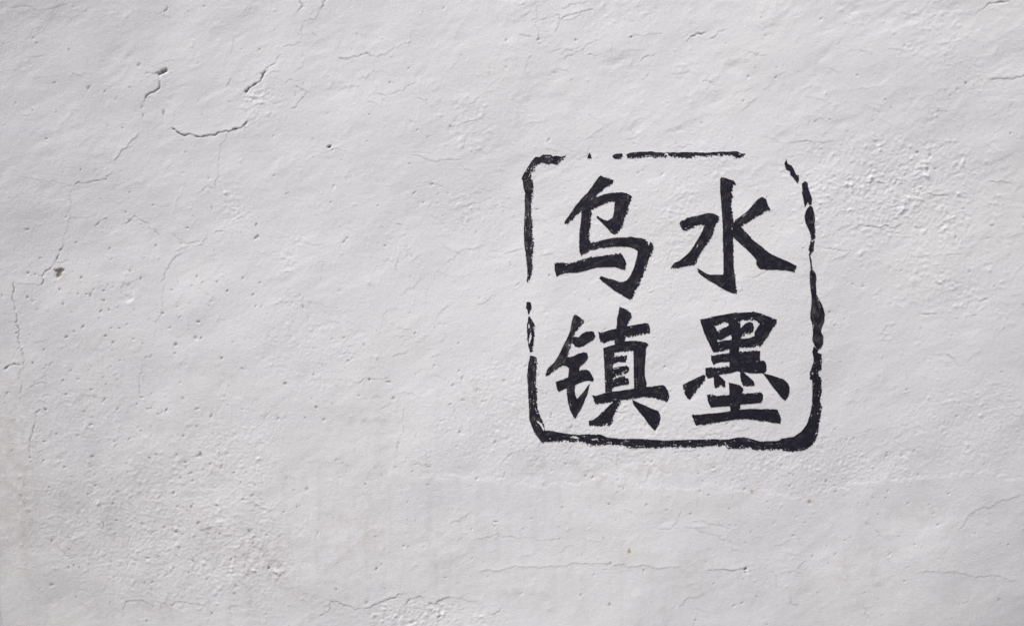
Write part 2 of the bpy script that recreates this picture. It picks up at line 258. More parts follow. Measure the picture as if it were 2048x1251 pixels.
# pits: (x, y, radius px, depth mm, darkness)
PITS = [('R1 1921,858', 3.3, 16, 1.3), ('R1 1445,541', 1.6, 12, 1), ('R1 737,757', 1.6, 4, .5), ('R1 768,1124', 1.4, 4, .55), ('R1 305,822', 2, 4, .45), ('R1 267,282', 1.6, 3.5, .4), ('R1 448,316', 1.5, 4, .5), ('R1 1347,602', 1.7, 3.5, .4), ('R1 477,77', 1.2, 3, .35),
 ('R1 1093,892', 1.6, 3, .3), ('R1 250,255', 1.8, 2.5, .2), ('R1 655,745', 1.6, 3, .4), ('R1 1075,1010', 1.4, 3, .35), ('R1 600,1163', 1.2, 3, .35), ('R1 1190,678', 1.3, 3, .35), ('R1 1118,90', 1.4, 2.5, .25), ('R1 140,620', 1.4, 3, .3), ('R1 362,670', 1.2, 3, .3),
 ('R2 1155,680', 2.1, 6, .7), ('R2 1288,892', 2.4, 5, .5), ('R2 1325,500', 2.0, 5, .5), ('R2 605,555', 2.2, 4.5, .5), ('R2 632,610', 2.0, 4, .4), ('R2 583,618', 1.6, 4, .5), ('R2 605,498', 1.7, 4, .5), ('R2 545,492', 1.9, 3, .25), ('R2 505,518', 1.7, 4, .4), ('R2 456,518', 1.4, 3, .35), ('R2 190,560', 3.2, 2.5, .1), ('R2 1012,863', 2.0, 4, .5), ('R2 945,628', 1.5, 4, .5), ('R2 1515,452', 1.5, 4, .5), ('R2 1265,447', 1.5, 4, .5), ('R2 1000,494', 1.5, 3.5, .4), ('R2 1098,136', 1.8, 4, .4), ('R2 760,385', 1.6, 3.5, .35), ('R2 735,695', 1.6, 3.5, .4), ('R2 690,717', 1.5, 3.5, .4), ('R2 642,717', 1.5, 3.5, .4), ('R2 770,780', 2.0, 2.5, .15), ('R2 825,805', 1.3, 3.5, .4), ('R2 235,1195', 2.2, 5, .65), ('R2 512,1077', 1.7, 4, .5), ('R2 780,1160', 1.6, 4, .5), ('R2 807,1122', 1.9, 3.5, .35), ('R2 845,1190', 2.0, 3.5, .35), ('R2 1132,1190', 1.7, 3.5, .35), ('R2 1320,1167', 1.6, 3.5, .35), ('R2 1405,1190', 1.5, 3.5, .4), ('R2 1565,765', 3.0, 3, .12), ('R2 1412,955', 1.5, 3.5, .3), ('R2 908,580', 1.2, 3, .35), ('R2 502,962', 1.1, 3, .4), ('R2 210,405', 2.0, 3.5, .3), ('R2 185,410', 1.5, 3.5, .35), ('R2 465,1207', 1.3, 3.5, .4), ('R2 1250,265', 1.3, 3, .35), ('R2 453,220', 1.6, 3.5, .35), ('R2 1060,225', 1.5, 3, .25),
 ('R3 1545,932', 2.0, 6, .8), ('R3 1345,370', 1.7, 5, .7), ('R3 1240,565', 1.7, 5, .65), ('R3 1090,575', 1.8, 4, .5), ('R3 885,265', 2.0, 5, .6), ('R3 845,285', 1.6, 5, .6), ('R3 1050,155', 2.0, 4, .4), ('R3 797,125', 1.8, 4, .5), ('R3 1345,872', 2.2, 4, .55), ('R3 205,308', 1.4, 4, .5), ('R3 990,725', 2.0, 4, .45), ('R3 1195,705', 3.5, 3, .3), ('R3 1430,712', 3.5, 3, .3), ('R3 200,1070', 3.0, 4, .4), ('R3 320,960', 2.6, 4, .35), ('R3 1005,575', 2.4, 3.5, .25), ('R3 985,495', 2.2, 3.5, .25), ('R3 920,700', 2.2, 3.5, .25), ('R3 1470,440', 2.6, 3, .3), ('R3 1195,1213', 1.7, 4, .6), ('R3 420,155', 1.8, 4, .35), ('R3 1100,420', 1.8, 4, .35), ('R3 710,375', 1.8, 4, .35), ('R3 1205,320', 1.5, 4, .35), ('R3 1130,275', 1.8, 4, .3), ('R3 505,90', 1.8, 4, .3), ('R3 1535,735', 1.3, 4, .6), ('R3 860,100', 1.7, 3.5, .3),
 ('R4 760,738', 1.3, 6, .85), ('R4 825,325', 1.2, 3, .45), ('R4 1490,236', 2.8, 5, .35), ('R4 1812,218', 1.6, 8, .9), ('R4 1272,236', 2.4, 4, .25), ('R4 600,78', 1.1, 3, .35), ('R4 1464,467', 1.2, 3, .35), ('R4 1365,425', 2.4, 2.5, .15), ('R4 1085,395', 2.2, 2.8, .15), ('R4 372,590', 2.4, 2.2, .1), ('R4 218,205', 1.5, 3, .3), ('R4 915,70', 1.0, 2.5, .35), ('R4 535,712', 2.6, 2.2, .1), ('R4 623,588', 1.3, 2.6, .25), ('R4 190,290', 1.2, 2.6, .3),
 ('R5 320,258', 1.5, 3, .3), ('R5 1680,498', 2.2, 4, .5), ('R5 1228,588', 1.7, 3.5, .4), ('R5 520,113', 1.1, 3, .3), ('R5 735,425', 1.6, 2.6, .2), ('R5 1790,607', 1.4, 3, .35), ('R5 1420,888', 2.2, 5, .5), ('R5 1490,903', 3.4, 4, .2), ('R5 1120,622', 1.2, 3, .35), ('R5 1265,632', 1.1, 3, .3), ('R5 1645,745', 1.0, 2.5, .3), ('R5 1330,285', 2.6, 3, .12), ('R5 360,803', 1.2, 3, .3), ('R5 1575,400', 1.6, 2.4, .12),
 ('R7 445,925', 2.4, 11, 1), ('R7 447,946', 1.0, 5, .7), ('R7 515,1090', 1.3, 4, .6), ('R7 1350,742', 1.3, 3, .5), ('R7 475,711', 1.0, 3, .6), ('R7 345,572', 1.1, 3, .5), ('R7 1190,515', 1.4, 3, .45), ('R7 155,1225', 1.6, 4, .55), ('R7 570,533', 1.4, 3.5, .45), ('R7 875,1073', 1.2, 2.5, .25), ('R7 432,985', 1.4, 3, .4), ('R7 175,470', 2.0, 3.5, .35), ('R7 165,368', 1.7, 3.5, .35), ('R7 228,492', 1.6, 3.5, .3), ('R7 190,410', 1.4, 3, .4), ('R7 1235,1115', 2.4, 1.5, .2), ('R7 1965,1130', 2.4, 1.8, .25), ('R7 1690,925', 1.4, 2, .25), ('R7 820,540', 2.6, 3, .3),
 ('R6 950,886', 1.1, 4, .7), ('R6 1388,680', 1.2, 3, .4), ('R6 1685,1135', 2.4, 4, .4), ('R6 508,798', 1.1, 3.5, .5), ('R6 352,902', 1.3, 3, .45), ('R6 370,815', 1.5, 3, .3), ('R6 958,1085', .9, 3, .6), ('R6 793,210', 1.4, 3, .35), ('R6 1005,132', 1.8, 3, .25), ('R6 600,798', 1.6, 3, .25), ('R6 880,358', 1.8, 2.5, .2), ('R6 1068,385', 2.0, 3, .2), ('R6 496,720', 1.5, 3, .3), ('R6 318,740', 2.4, 2, .3), ('R6 265,1130', 2.4, 2.4, .25),
 ('M 404,1014', 1.9, 6, .85), ('M 498,238', 1.8, 3, .3), ('M 1062,1140', 1.7, 3, .4), ('M 302,892', 2.0, 2.5, .2), ('M 1224,348', 1.4, 3, .35), ('M 1245,66', 1.4, 3, .4), ('M 152,626', 1.0, 3, .4), ('M 530,60', .9, 2.5, .3), ('M 640,628', 1.4, 2.6, .3),
 ('N 843,192', 2.6, 4, .3), ('N 1020,550', 3.2, 3.5, .2), ('N 530,382', 1.6, 3, .4), ('N 308,472', 2.6, 3, .25), ('N 880,25', 2.0, 3.5, .35), ('N 1240,578', 1.4, 4, .6), ('N 573,1075', 1.9, 3, .3), ('N 832,758', 1.6, 2.6, .25), ('N 145,700', 1.2, 3, .35), ('N 615,134', 1.3, 3, .4), ('N 247,460', 1.5, 3, .3), ('N 575,527', 1.3, 2.5, .25), ('N 120,848', 1.0, 2.5, .35), ('N 1050,125', 1.8, 3, .3), ('N 1230,75', 1.8, 3, .35), ('N 420,880', 2.0, -2, 0), ('N 1158,292', 1.3, 3, .3), ('N 1030,193', 1.4, 3, .3),
 ('C 1290,690', 1.3, -2.2, 0), ('C 1515,1020', .8, 2.5, .45), ('C 630,1160', .9, 2.5, .35), ('B 380,605', .9, 2.5, .35), ('A 380,1090', 1.6, 2.2, .25), ('F 350,412', 1.1, 3, .5), ('F 930,300', .5, 1, .2), ('H 1960,950', 1.5, -2.2, 0), ('H 1355,430', .8, 2.5, .4), ('H 1410,540', .7, 2.5, .3), ('H 855,830', 1.6, 2.5, .2), ('H 750,1220', 1.4, 2.2, .2), ('G 1710,430', .7, 2.5, .4), ('G 590,760', .9, 2.2, .3), ('D 960,690', .8, 2.5, .35), ('D 1980,690', .9, 2.5, .4), ('D 80,660', 1.5, 2.5, .25),
]
BUMPS = [('M 403,448', 5.0, 6.0, 2.6), ('M 460,452', 2.4, 2.6, 1.4), ('N 600,438', 9, 6, 2.6), ('N 800,185', 7, 5, 2.0), ('R2 740,545', 9, 6, -2.5), ('R5 890,548', 2.2, 3, 2.0), ('R5 75,378', 8, 3, 1.8), ('R5 1375,855', 3.5, 3, 2.4), ('R5 1385,925', 4, 3, 2.4), ('R5 970,75', 3.5, 3, 1.6), ('R6 330,690', 12, 7, 1.6), ('R4 1270,240', 3, 4, 1.4), ('R3 1090,80', 6, 4, 1.6), ('R4 430,340', 30, 30, .5)]
# roughness of the render coat: (x, y, rx, ry, coarse mm, fine)
ROUGH = [(1780, 385, 190, 110, 1.15, .7), (1900, 560, 120, 90, .55, .3), (520, 205, 42, 34, .8, 1.1), (930, 420, 80, 45, .55, .5), (1420, 330, 60, 60, .35, .6), (1360, 440, 60, 120, .35, .5),
         (330, 1060, 300, 180, .50, 1.0), (120, 900, 160, 200, .25, .7), (450, 930, 120, 120, .45, 1.0), (470, 1120, 130, 110, .75, 1.0), (1150, 870, 330, 85, .35, .9), (1650, 930, 260, 55, .45, 1.1), (1950, 840, 160, 110, .3, .8),
         (840, 1232, 150, 34, 1.1, .7), (1860, 30, 80, 60, .5, .4), (1870, 110, 60, 50, .5, .3), (1950, 165, 60, 25, .7, .3), (740, 470, 70, 30, .3, .4), (640, 700, 120, 90, .3, .5), (1840, 230, 60, 50, .45, .4), (960, 240, 120, 70, .3, .3), (600, 540, 45, 100, .5, .6), (1490, 1130, 90, 60, .35, .5), (1580, 1160, 80, 60, .4, .5), (890, 1065, 80, 60, .4, .5), (1000, 800, 90, 70, .3, .9), (1280, 1060, 60, 30, .35, .4), (470, 410, 24, 60, .5, .8), (1230, 30, 80, 40, .3, .4)]
SMOOTH_POLYS = [('M 0,200 70,185 180,180 250,215 320,265 345,310 330,380 300,430 275,510 210,580 170,600 60,570 0,590 -40,480 -30,300', .55, 5),
                ('R6 -250,700 -230,250 -60,120 160,-60 330,-40 400,120 330,350 500,378 640,380 760,385 850,378 950,400 1080,410 1200,430 1330,440 1440,425 1540,420 1640,380 1740,370 1800,410 1860,440 1950,440 2032,450 R7 100,465 160,460 220,425 300,440 350,475 420,470 480,460 550,475 640,490 720,510 820,520 870,470 1000,460 1100,430 1250,410 1400,395 1600,390 1680,370 1850,360 2048,420 2500,430 2500,1400 0,1400 R6 900,1400 960,1160 900,1120 830,1105 760,1100 700,1110 660,1130 560,1090 480,1080 380,1110 250,1165 190,1175 80,1123 30,1150 -100,1050', 1.0, 3)]

rng = random.Random(7)
def roughen(p, amp=0.22, levels=3):
    """midpoint displacement so a traced crack has a crack's raggedness"""
    p = [tuple(q) for q in p]
    for _ in range(levels):
        out = [p[0]]
        for a, b in zip(p[:-1], p[1:]):
            L = math.hypot(b[0] - a[0], b[1] - a[1])
            if L > 3.5:
                d = rng.gauss(0, amp * min(L, 22) * 0.5)
                nx, ny = -(b[1] - a[1]) / L, (b[0] - a[0]) / L
                out.append(((a[0] + b[0]) / 2 + nx * d, (a[1] + b[1]) / 2 + ny * d))
            out.append(b)
        p = out
    return np.array(p)

def poly_dist(poly, X, Y, closed=True):
    """distance to a polyline, nearest offset and (closed) inside flag"""
    D = np.full(X.shape, 1e9); OX = np.zeros(X.shape); OY = np.zeros(X.shape); T = np.zeros(X.shape)
    ins = np.zeros(X.shape, bool)
    n = len(poly); run = 0.0
    for i in range(n if closed else n - 1):
        ax, ay = poly[i]; bx, by = poly[(i + 1) % n]
        ex, ey = bx - ax, by - ay; L2 = ex * ex + ey * ey + 1e-9
        t = np.clip(((X - ax) * ex + (Y - ay) * ey) / L2, 0, 1)
        ox, oy = X - ax - t * ex, Y - ay - t * ey
        d = ox * ox + oy * oy
        k = d < D
        D[k] = d[k]; OX[k] = ox[k]; OY[k] = oy[k]; T[k] = run + t[k] * math.sqrt(L2)
        run += math.sqrt(L2)
        if closed and ay != by:
            c = ((ay > Y) != (by > Y)) & (X < (bx - ax) * (Y - ay) / (by - ay) + ax)
            ins ^= c
    return np.sqrt(D), OX, OY, T, run, ins

# ------------------------------------------------------------------ the wall face: one height field in real relief
def axis(lo_full, lo, hi, hi_full, step, grow, cap):
    mid = np.arange(lo, hi + step, step)
    left = []; p = lo; s = step
    while p > lo_full:
        s = min(s * grow, cap); p -= s; left.append(p)
    right = []; p = mid[-1]; s = step
    while p < hi_full:
        s = min(s * grow, cap); p += s; right.append(min(p, hi_full))
    return np.array(left[::-1] + list(mid) + right)
XS = axis(-2000, -50, 2098, 4048, 1.7, 1.3, 34)
YS = axis(-650, -50, 1300, 1500.5, 1.7, 1.3, 30)          # 1500.5 is the foot of the wall
NX, NY = len(XS), len(YS)
GX, GY = np.meshgrid(XS, YS)

coarse = np.zeros((NY, NX), np.float32); fine = np.zeros((NY, NX), np.float32)
warp = Noise(3, 60, 200, 512).grid(XS, YS)
warp2 = Noise(4, 14, 60, 512).grid(XS, YS)
for (cx, cy, rx, ry, a, b) in ROUGH:
    w = np.exp(-np.clip((((GX - cx) / rx) ** 2 + ((GY - cy) / ry) ** 2) * np.exp(0.35 * warp + 0.2 * warp2), 0, 12) ** 1.3)
    coarse = np.maximum(coarse, a * w); fine = np.maximum(fine, b * w)
coarse += 0.10 * np.clip(1 + 0.8 * warp, 0, 3); fine += 0.28 * np.clip(1 + 0.5 * warp2, 0, 2)
inside_seal = np.exp(-(((GX - 1345) / 330) ** 4 + ((GY - 600) / 330) ** 4))
fine += 0.5 * inside_seal

plate = np.zeros((NY, NX), np.float32)
edge_n = Noise(8, 9, 50, 1024).grid(XS, YS)
for spec, hgt, soft in SMOOTH_POLYS:
    poly = P(spec)
    x0, x1 = poly[:, 0].min() - 30, poly[:, 0].max() + 30; y0, y1 = poly[:, 1].min() - 30, poly[:, 1].max() + 30
    i0, i1 = np.searchsorted(XS, (x0, x1)); j0, j1 = np.searchsorted(YS, (y0, y1))
    D, _, _, _, _, ins = poly_dist(poly, GX[j0:j1, i0:i1], GY[j0:j1, i0:i1])
    sd = np.where(ins, D, -D) + 3.0 * edge_n[j0:j1, i0:i1]
    sf = soft * (1 + 9 * np.clip((860 - GX[j0:j1, i0:i1]) / 200, 0, 1) * (GY[j0:j1, i0:i1] > 700)) * np.exp(0.6 * np.clip(warp[j0:j1, i0:i1], -1, 2))
    k = 1 / (1 + np.exp(-np.clip(sd / sf * 2.4, -30, 30)))
    plate[j0:j1, i0:i1] += hgt * k
    damp = 1 - 0.72 * k * (0.75 + 0.25 * np.clip(warp[j0:j1, i0:i1], -1, 1))
    lump = np.exp(-(((GX[j0:j1, i0:i1] - 840) / 150) ** 2 + ((GY[j0:j1, i0:i1] - 1232) / 34) ** 2))
    damp = np.maximum(damp, lump)
    coarse[j0:j1, i0:i1] *= damp; fine[j0:j1, i0:i1] *= damp

H = np.zeros((NY, NX), np.float32)                          # mm towards the viewer
H += 5.0 * Noise(11, 500, 1500, 256, cell=30).grid(XS, YS)
H += 1.1 * Noise(12, 110, 320, 512, cell=14).grid(XS, YS)
H += 0.17 * np.clip(0.9 + 0.7 * warp, 0, 2.6) * Noise(13, 28, 110, 1024, stretch=2.2, angle=math.radians(-32)).grid(XS, YS)
H += 0.10 * Noise(14, 12, 40, 1024, stretch=2.0, angle=math.radians(-25)).grid(XS, YS)
nc = Noise(15, 8, 26, 1024).grid(XS, YS); nc = np.where(nc > 0, nc * (0.75 + 0.35 * nc), nc * 0.7)
nf = Noise(18, 5, 11, 1024, cell=1.7).grid(XS, YS); nf = np.where(nf > 0, nf * (0.7 + 0.45 * nf), nf * 0.6)
ripple = Noise(19, 10, 36, 1024, stretch=2.4, angle=math.radians(-14)).grid(XS, YS)
ripple = 1.6 - 2.0 * np.abs(ripple) ** 0.8                                         # flaky ridges
clump = np.clip(0.25 + 0.75 * Noise(20, 26, 90, 512).grid(XS, YS), 0.05, 2.2)
H += coarse * (clump * (0.52 * nc + 0.30 * ripple) + 0.22 * nf + 0.25 * nc)
H += fine * 0.15 * Noise(16, 5, 12, 1024, cell=1.7).grid(XS, YS)
H += fine * 0.09 * nf
H += plate
# broad trowel marks and flaked-off coats, strongest across the top and at the upper right
tr = Noise(24, 40, 150, 512, cell=8, stretch=2.6, angle=math.radians(-20)).grid(XS, YS)
tr2 = Noise(25, 22, 80, 512, cell=6, stretch=2.0, angle=math.radians(-38)).grid(XS, YS)
top = np.exp(-(np.clip(GY - 60, 0, None) / 420) ** 2) * (0.55 + 0.45 * np.exp(-((GX - 1750) / 500) ** 2)) + 0.25
H += top * np.clip(0.7 + 0.6 * warp, 0, 2) * (0.75 * np.tanh(3.0 * tr) * 0.5 - 0.32 * np.abs(tr2))
# edge darkening put into the shape: an added tilt, steepest at the lower left
U = (GX - 1060) / 1024.0; V = (GY - 520) / 625.0
Uc = np.clip(U, -1.08, 1.08); Vc = np.clip(V, -0.95, 1.1)
slope = 0.095 * Uc ** 2 * np.where(U < 0, 1.2, 1.0) + 0.05 * np.clip(-Uc, 0, 2) * np.clip(Vc, 0, 2)
slope = slope * (1 + 0.25 * np.clip(Vc, 0, 1.5)) + 0.032 * Vc ** 2
dy = np.gradient(YS)[:, None] * S * 1000
lean = -np.cumsum(slope * dy, axis=0); lean -= lean[np.searchsorted(YS, 625.5)][None, :]
H += lean.astype(np.float32)

# brush-marks of the last limewash: faint upright strokes
H += 0.05 * Noise(17, 4, 9, 1024, cell=1.7, stretch=6, angle=math.radians(90)).grid(XS, YS)

mortar = np.zeros((NY, NX), np.float32)
along = np.random.RandomState(5).rand(4096).astype(np.float32)
def window(x0, x1, y0, y1):
    i0, i1 = np.searchsorted(XS, (x0, x1)); j0, j1 = np.searchsorted(YS, (y0, y1))
    return slice(j0, j1), slice(i0, i1)
def crack(poly, hw, depth, dark, lip, ci):
    mgn = 26
    w = window(poly[:, 0].min() - mgn, poly[:, 0].max() + mgn, poly[:, 1].min() - mgn, poly[:, 1].max() + mgn)
    X, Y = GX[w], GY[w]
    if X.size == 0: return
    D, OX, OY, T, run, _ = poly_dist(poly, X, Y, closed=False)
    k = T / 5.0 + ci * 37; k0 = np.floor(k).astype(int)
    a = along[k0 % 4096] * (1 - (k - k0)) + along[(k0 + 1) % 4096] * (k - k0)
    taper = np.clip(np.minimum(T, run - T) / 6.0 + 0.45, 0, 1)
    wv = np.maximum(hw * (0.6 + 0.8 * a), 0.62)
    prof = np.exp(-(D / (wv * 1.1)) ** 2) * taper * (0.45 + 0.75 * a)
    H[w] -= depth * 0.5 * prof
    mortar[w] = np.maximum(mortar[w], np.clip(dark * 1.05 * np.exp(-(D / (wv * 0.9)) ** 2) * taper * np.clip(1.45 * a - 0.05, 0, 1.15), 0, 1))
    if lip:
        up = np.where(OY + 0.4 * OX < 0, 1.0, 0.0)
        H[w] += lip * up * np.exp(-D / 7.0) * taper
for ci, (spec, hw, depth, dark, lip) in enumerate(CRACKS):
    pts = P(spec)
    crack(roughen(pts), hw, depth, dark, lip, ci)
    if dark > .2 and len(pts) > 3:                              # hairlines branching off the larger cracks
        for _ in range(2):
            k = rng.randrange(1, len(pts)); x, y = pts[k]; a = rng.uniform(0, 6.28); L = rng.uniform(7, 22)
            crack(roughen([(x, y), (x + L / 2 * math.cos(a), y + L / 2 * math.sin(a)), (x + L * math.cos(a + .5), y + L * math.sin(a + .5))]), .65, depth * .35, dark * .4, lip * .4, ci + 900)
# faint creases and lifted flakes left by the trowel
for n_, (cx, cy, sx, sy) in ((70, (700, 200, 500, 170)), (60, (1600, 180, 350, 150)), (40, (1850, 520, 160, 200)), (34, (850, 560, 160, 150)), (40, (300, 950, 250, 200)), (36, (1400, 1060, 450, 110)), (24, (1300, 900, 350, 40))):
    for _ in range(n_):
        x, y = rng.gauss(cx, sx), rng.gauss(cy, sy); L = rng.uniform(8, 46); a = math.radians(rng.gauss(-22, 38))
        pts = [(x, y)]
        for _k in range(4):
            a += rng.gauss(0, .35); pts.append((pts[-1][0] + L / 4 * math.cos(a), pts[-1][1] + L / 4 * math.sin(a)))
        crack(roughen(pts), rng.uniform(.7, 1.2), rng.uniform(.3, 1.5), rng.random() ** 3 * .22, rng.uniform(.25, 1.1), rng.randrange(4000))
def blob(spec, rx, ry, depth, dark=0.0, sharp=1.6, ang=None, ragged=0.16):
    (x, y), = P(spec)
    r = max(rx, ry) * 3 + 2
    w = window(x - r, x + r, y - r, y + r)
    X, Y = GX[w] - x, GY[w] - y
    if X.size == 0: return
    ang = rng.uniform(0, math.pi) if ang is None else ang
    u = X * math.cos(ang) + Y * math.sin(ang); v = -X * math.sin(ang) + Y * math.cos(ang)
    q = np.sqrt((u / rx) ** 2 + (v / ry) ** 2) * (1 + ragged * edge_n[w])
    p = np.exp(-(q * 0.85) ** (2 * sharp))
    H[w] -= depth * 0.6 * p
    if dark: mortar[w] = np.maximum(mortar[w], dark * np.exp(-(q * 1.0) ** 2.4))
for spec, r, depth, dark in PITS:
    s = rng.uniform(0.75, 1.3); blob(spec, max(r * s, .9), max(r / s, .9), depth, dark)
for spec, rx, ry, hgt in BUMPS: blob(spec, rx, ry, -hgt / 0.6 * 0.8, 0, 1.3, 0)
# chipped hole with bare mortar and the flaked crater
def chip(spec, depth, dark):
    poly = roughen(np.vstack([P(spec), P(spec)[:1]]), 0.25, 2)[:-1]
    w = window(poly[:, 0].min() - 8, poly[:, 0].max() + 8, poly[:, 1].min() - 8, poly[:, 1].max() + 8)
    D, _, _, _, _, ins = poly_dist(poly, GX[w], GY[w])
    k = 1 / (1 + np.exp(-np.clip(np.where(ins, D, -D) * 2.2, -30, 30)))
    H[w] -= depth * k; mortar[w] = np.maximum(mortar[w], dark * k)
chip('R2 318,376 338,374 356,366 380,376 366,394 360,408 338,426 332,412 336,396', 5.0, .72)
chip('R1 938,438 990,413 997,432 950,454', 6.0, .8)
chip('R2 715,452 760,450 778,500 765,555 735,562 705,520 700,480', 1.6, 0)
# scattered pits: dense where the coat is coarse at the lower left, sparse elsewhere
for n_, (cx, cy, sx, sy), rr, dd in ((430, (360, 1000, 260, 190), 1.4, .6), (180, (230, 640, 210, 150), 1.35, .58), (190, (300, 300, 380, 280), 1.15, .5), (190, (1700, 300, 300, 260), 1.0, .35), (150, (1500, 940, 330, 50), 1.1, .42), (140, (1000, 1050, 350, 140), .95, .42), (150, (1750, 1050, 260, 150), 1.0, .3), (190, (950, 300, 300, 230), .95, .4), (200, (1350, 620, 300, 250), .95, .42), (110, (980, 780, 110, 70), 1.0, .4)):
    for _ in range(n_):
        x, y = rng.gauss(cx, sx), rng.gauss(cy, sy)
        if not (-40 < x < 2090 and -40 < y < 1290): continue
        big = rng.random() ** 2.2
        r = rr * (0.75 + 1.0 * big); s = rng.uniform(1.0, 1.75)
        blob('P %f,%f' % (x, y), max(r * s, .85), max(r / s, .85), 0.8 + 3.2 * big, dd * rng.random() ** 0.6 * (0.5 + 0.7 * big), 1.6, math.radians(-50 + rng.gauss(0, 28)), 0.25)
# grit: small grains standing proud under the limewash
for n_, (cx, cy, sx, sy) in ((420, (1700, 260, 330, 230)), (200, (1850, 650, 180, 250)), (260, (800, 250, 420, 220)), (160, (350, 250, 260, 200)), (160, (1350, 560, 260, 240)), (160, (1500, 1050, 400, 130)), (200, (350, 950, 260, 200))):
    for _ in range(n_):
        x, y = rng.gauss(cx, sx), rng.gauss(cy, sy)
        if not (-40 < x < 2090 and -40 < y < 1290): continue
        big = rng.random() ** 3
        r = 1.0 + 1.3 * big; s = rng.uniform(.8, 1.3)
        blob('P %f,%f' % (x, y), r * s, r / s, -(0.5 + 1.6 * big), 0, 1.2, None, 0.2)

# old grime: blotches and rain-runs with shapes of their own, heaviest at the lower left
g1 = Noise(21, 40, 220, 512, cell=8).grid(XS, YS); g2 = Noise(22, 10, 60, 1024).grid(XS, YS)
runs = Noise(23, 14, 60, 512, cell=5, stretch=7, angle=math.radians(90)).grid(XS, YS)
def soft(cx, cy, rx, ry, p=2): return np.exp(-(((GX - cx) / rx) ** 2 + ((GY - cy) / ry) ** 2) ** (p / 2))
grime = 0.20 * soft(300, 1080, 560, 330) * np.clip(0.75 + 0.22 * g1 + 0.22 * g2, 0, 2)
grime += 0.065 * soft(1000, 1130, 750, 220) * np.clip(0.45 + 0.45 * g1 + 0.3 * g2, 0, 2)
grime += 0.10 * soft(1750, 1100, 460, 240) * np.clip(0.6 + 0.35 * g1 + 0.2 * g2, 0, 2)
grime += 0.11 * soft(1230, 935, 330, 45) * np.clip(0.3 + 0.6 * g1 + 0.6 * g2, 0, 2)
grime += 0.10 * soft(1010, 790, 110, 60) * np.clip(0.4 + 0.6 * g1 + 0.6 * g2, 0, 2)
grime += 0.08 * soft(60, 850, 200, 330) * np.clip(0.6 + 0.3 * g1 + 0.3 * g2, 0, 2)
grime += 0.05 * soft(60, 60, 220, 160) * np.clip(0.6 + 0.4 * g1 + 0.3 * g2, 0, 2)
grime += 0.10 * np.clip((GY - 500) / 600, 0, 1) * np.clip(runs - 0.2, 0, 2) * soft(800, 1050, 1000, 460)
for (x, y, rx, ry, a) in ((500, 1105, 40, 25, .30), (545, 1140, 22, 26, .25), (520, 1125, 60, 45, .16), (745, 840, 30, 5, .35), (733, 886, 9, 3, .3), (750, 1075, 16, 9, .28), (865, 1070, 40, 10, .25), (850, 1112, 10, 4, .25), (760, 1170, 12, 8, .22), (735, 1198, 14, 14, .22), (655, 1170, 22, 5, .22), (1020, 1185, 60, 9, .20), (650, 1032, 12, 6, .22), (690, 930, 16, 5, .18), (1310, 940, 25, 8, .22), (1180, 990, 35, 8, .12), (1385, 1185, 50, 18, .12), (1765, 1175, 7, 4, .25), (2020, 1210, 6, 5, .28), (1860, 1030, 40, 25, .14), (1985, 950, 40, 8, .12), (1870, 905, 40, 12, .2), (405, 1065, 14, 10, .28), (490, 1068, 12, 10, .3), (100, 1070, 60, 40, .12), (1390, 1140, 40, 22, .14), (1155, 925, 40, 10, .18), (930, 790, 40, 25, .14), (840, 1205, 16, 10, .18)):
    grime += a * soft(x, y, rx, ry) * np.clip(0.8 + 0.5 * g2, 0.1, 2)
grime = grime * 0.75 + 0.35 * np.clip(mortar, 0, 1)
ochre = np.zeros((NY, NX), np.float32)
for (x, y, rx, ry, a) in ((10, 940, 40, 170, .10), (1330, 925, 90, 30, .05), (700, 1090, 60, 60, .05), (1520, 980, 10, 3, .75), (1505, 981, 3, 3, .6), (1696, 1162, 9, 11, .30), (1690, 1135, 16, 4, .16), (1595, 1214, 7, 2, .6), (1625, 1005, 7, 4, .35), (120, 545, 12, 12, .25), (332, 150, 12, 6, .2), (2046, 608, 5, 4, .5), (1310, 862, 8, 4, .12)):
    ochre += a * soft(x, y, rx, ry) * np.clip(0.7 + 0.9 * g2, 0, 1.4)

co = np.empty((NY, NX, 3), np.float32)
co[..., 0] = px2x(XS)[None, :]; co[..., 2] = py2z(YS)[:, None]; co[..., 1] = -H * 0.001
idx = np.arange(NX * NY, dtype=np.int32).reshape(NY, NX)
quads = np.stack([idx[1:, :-1], idx[1:, 1:], idx[:-1, 1:], idx[:-1, :-1]], axis=-1).reshape(-1, 4)
me = make_mesh('plaster_face', co.reshape(-1, 3), quads, {'grime': np.clip(grime, 0, 1), 'mortar': np.clip(mortar, 0, 1), 'ochre': np.clip(ochre, 0, 1)})
me.materials.append(MAT_PLASTER)
wall = link('plaster_wall', me, label='cracked white limewashed plaster wall with a black painted four-character seal', cat='wall', kind='thing')

# masonry behind the plaster, so the wall has its thickness
x0, x1 = float(px2x(XS[0])), float(px2x(XS[-1])); ztop = float(py2z(YS[0]))
v = [(x, y, z) for x in (x0 + .01, x1 - .01) for y in (0.5, 0.8) for z in (0.001, ztop - .01)]
f = [(0, 1, 3, 2), (4, 6, 7, 5), (0, 4, 5, 1), (2, 3, 7, 6), (1, 5, 7, 3), (0, 2, 6, 4)]
me = bpy.data.meshes.new('masonry_core'); me.from_pydata(v, [], f); me.materials.append(MAT_CORE)
link('masonry_core', me, wall)

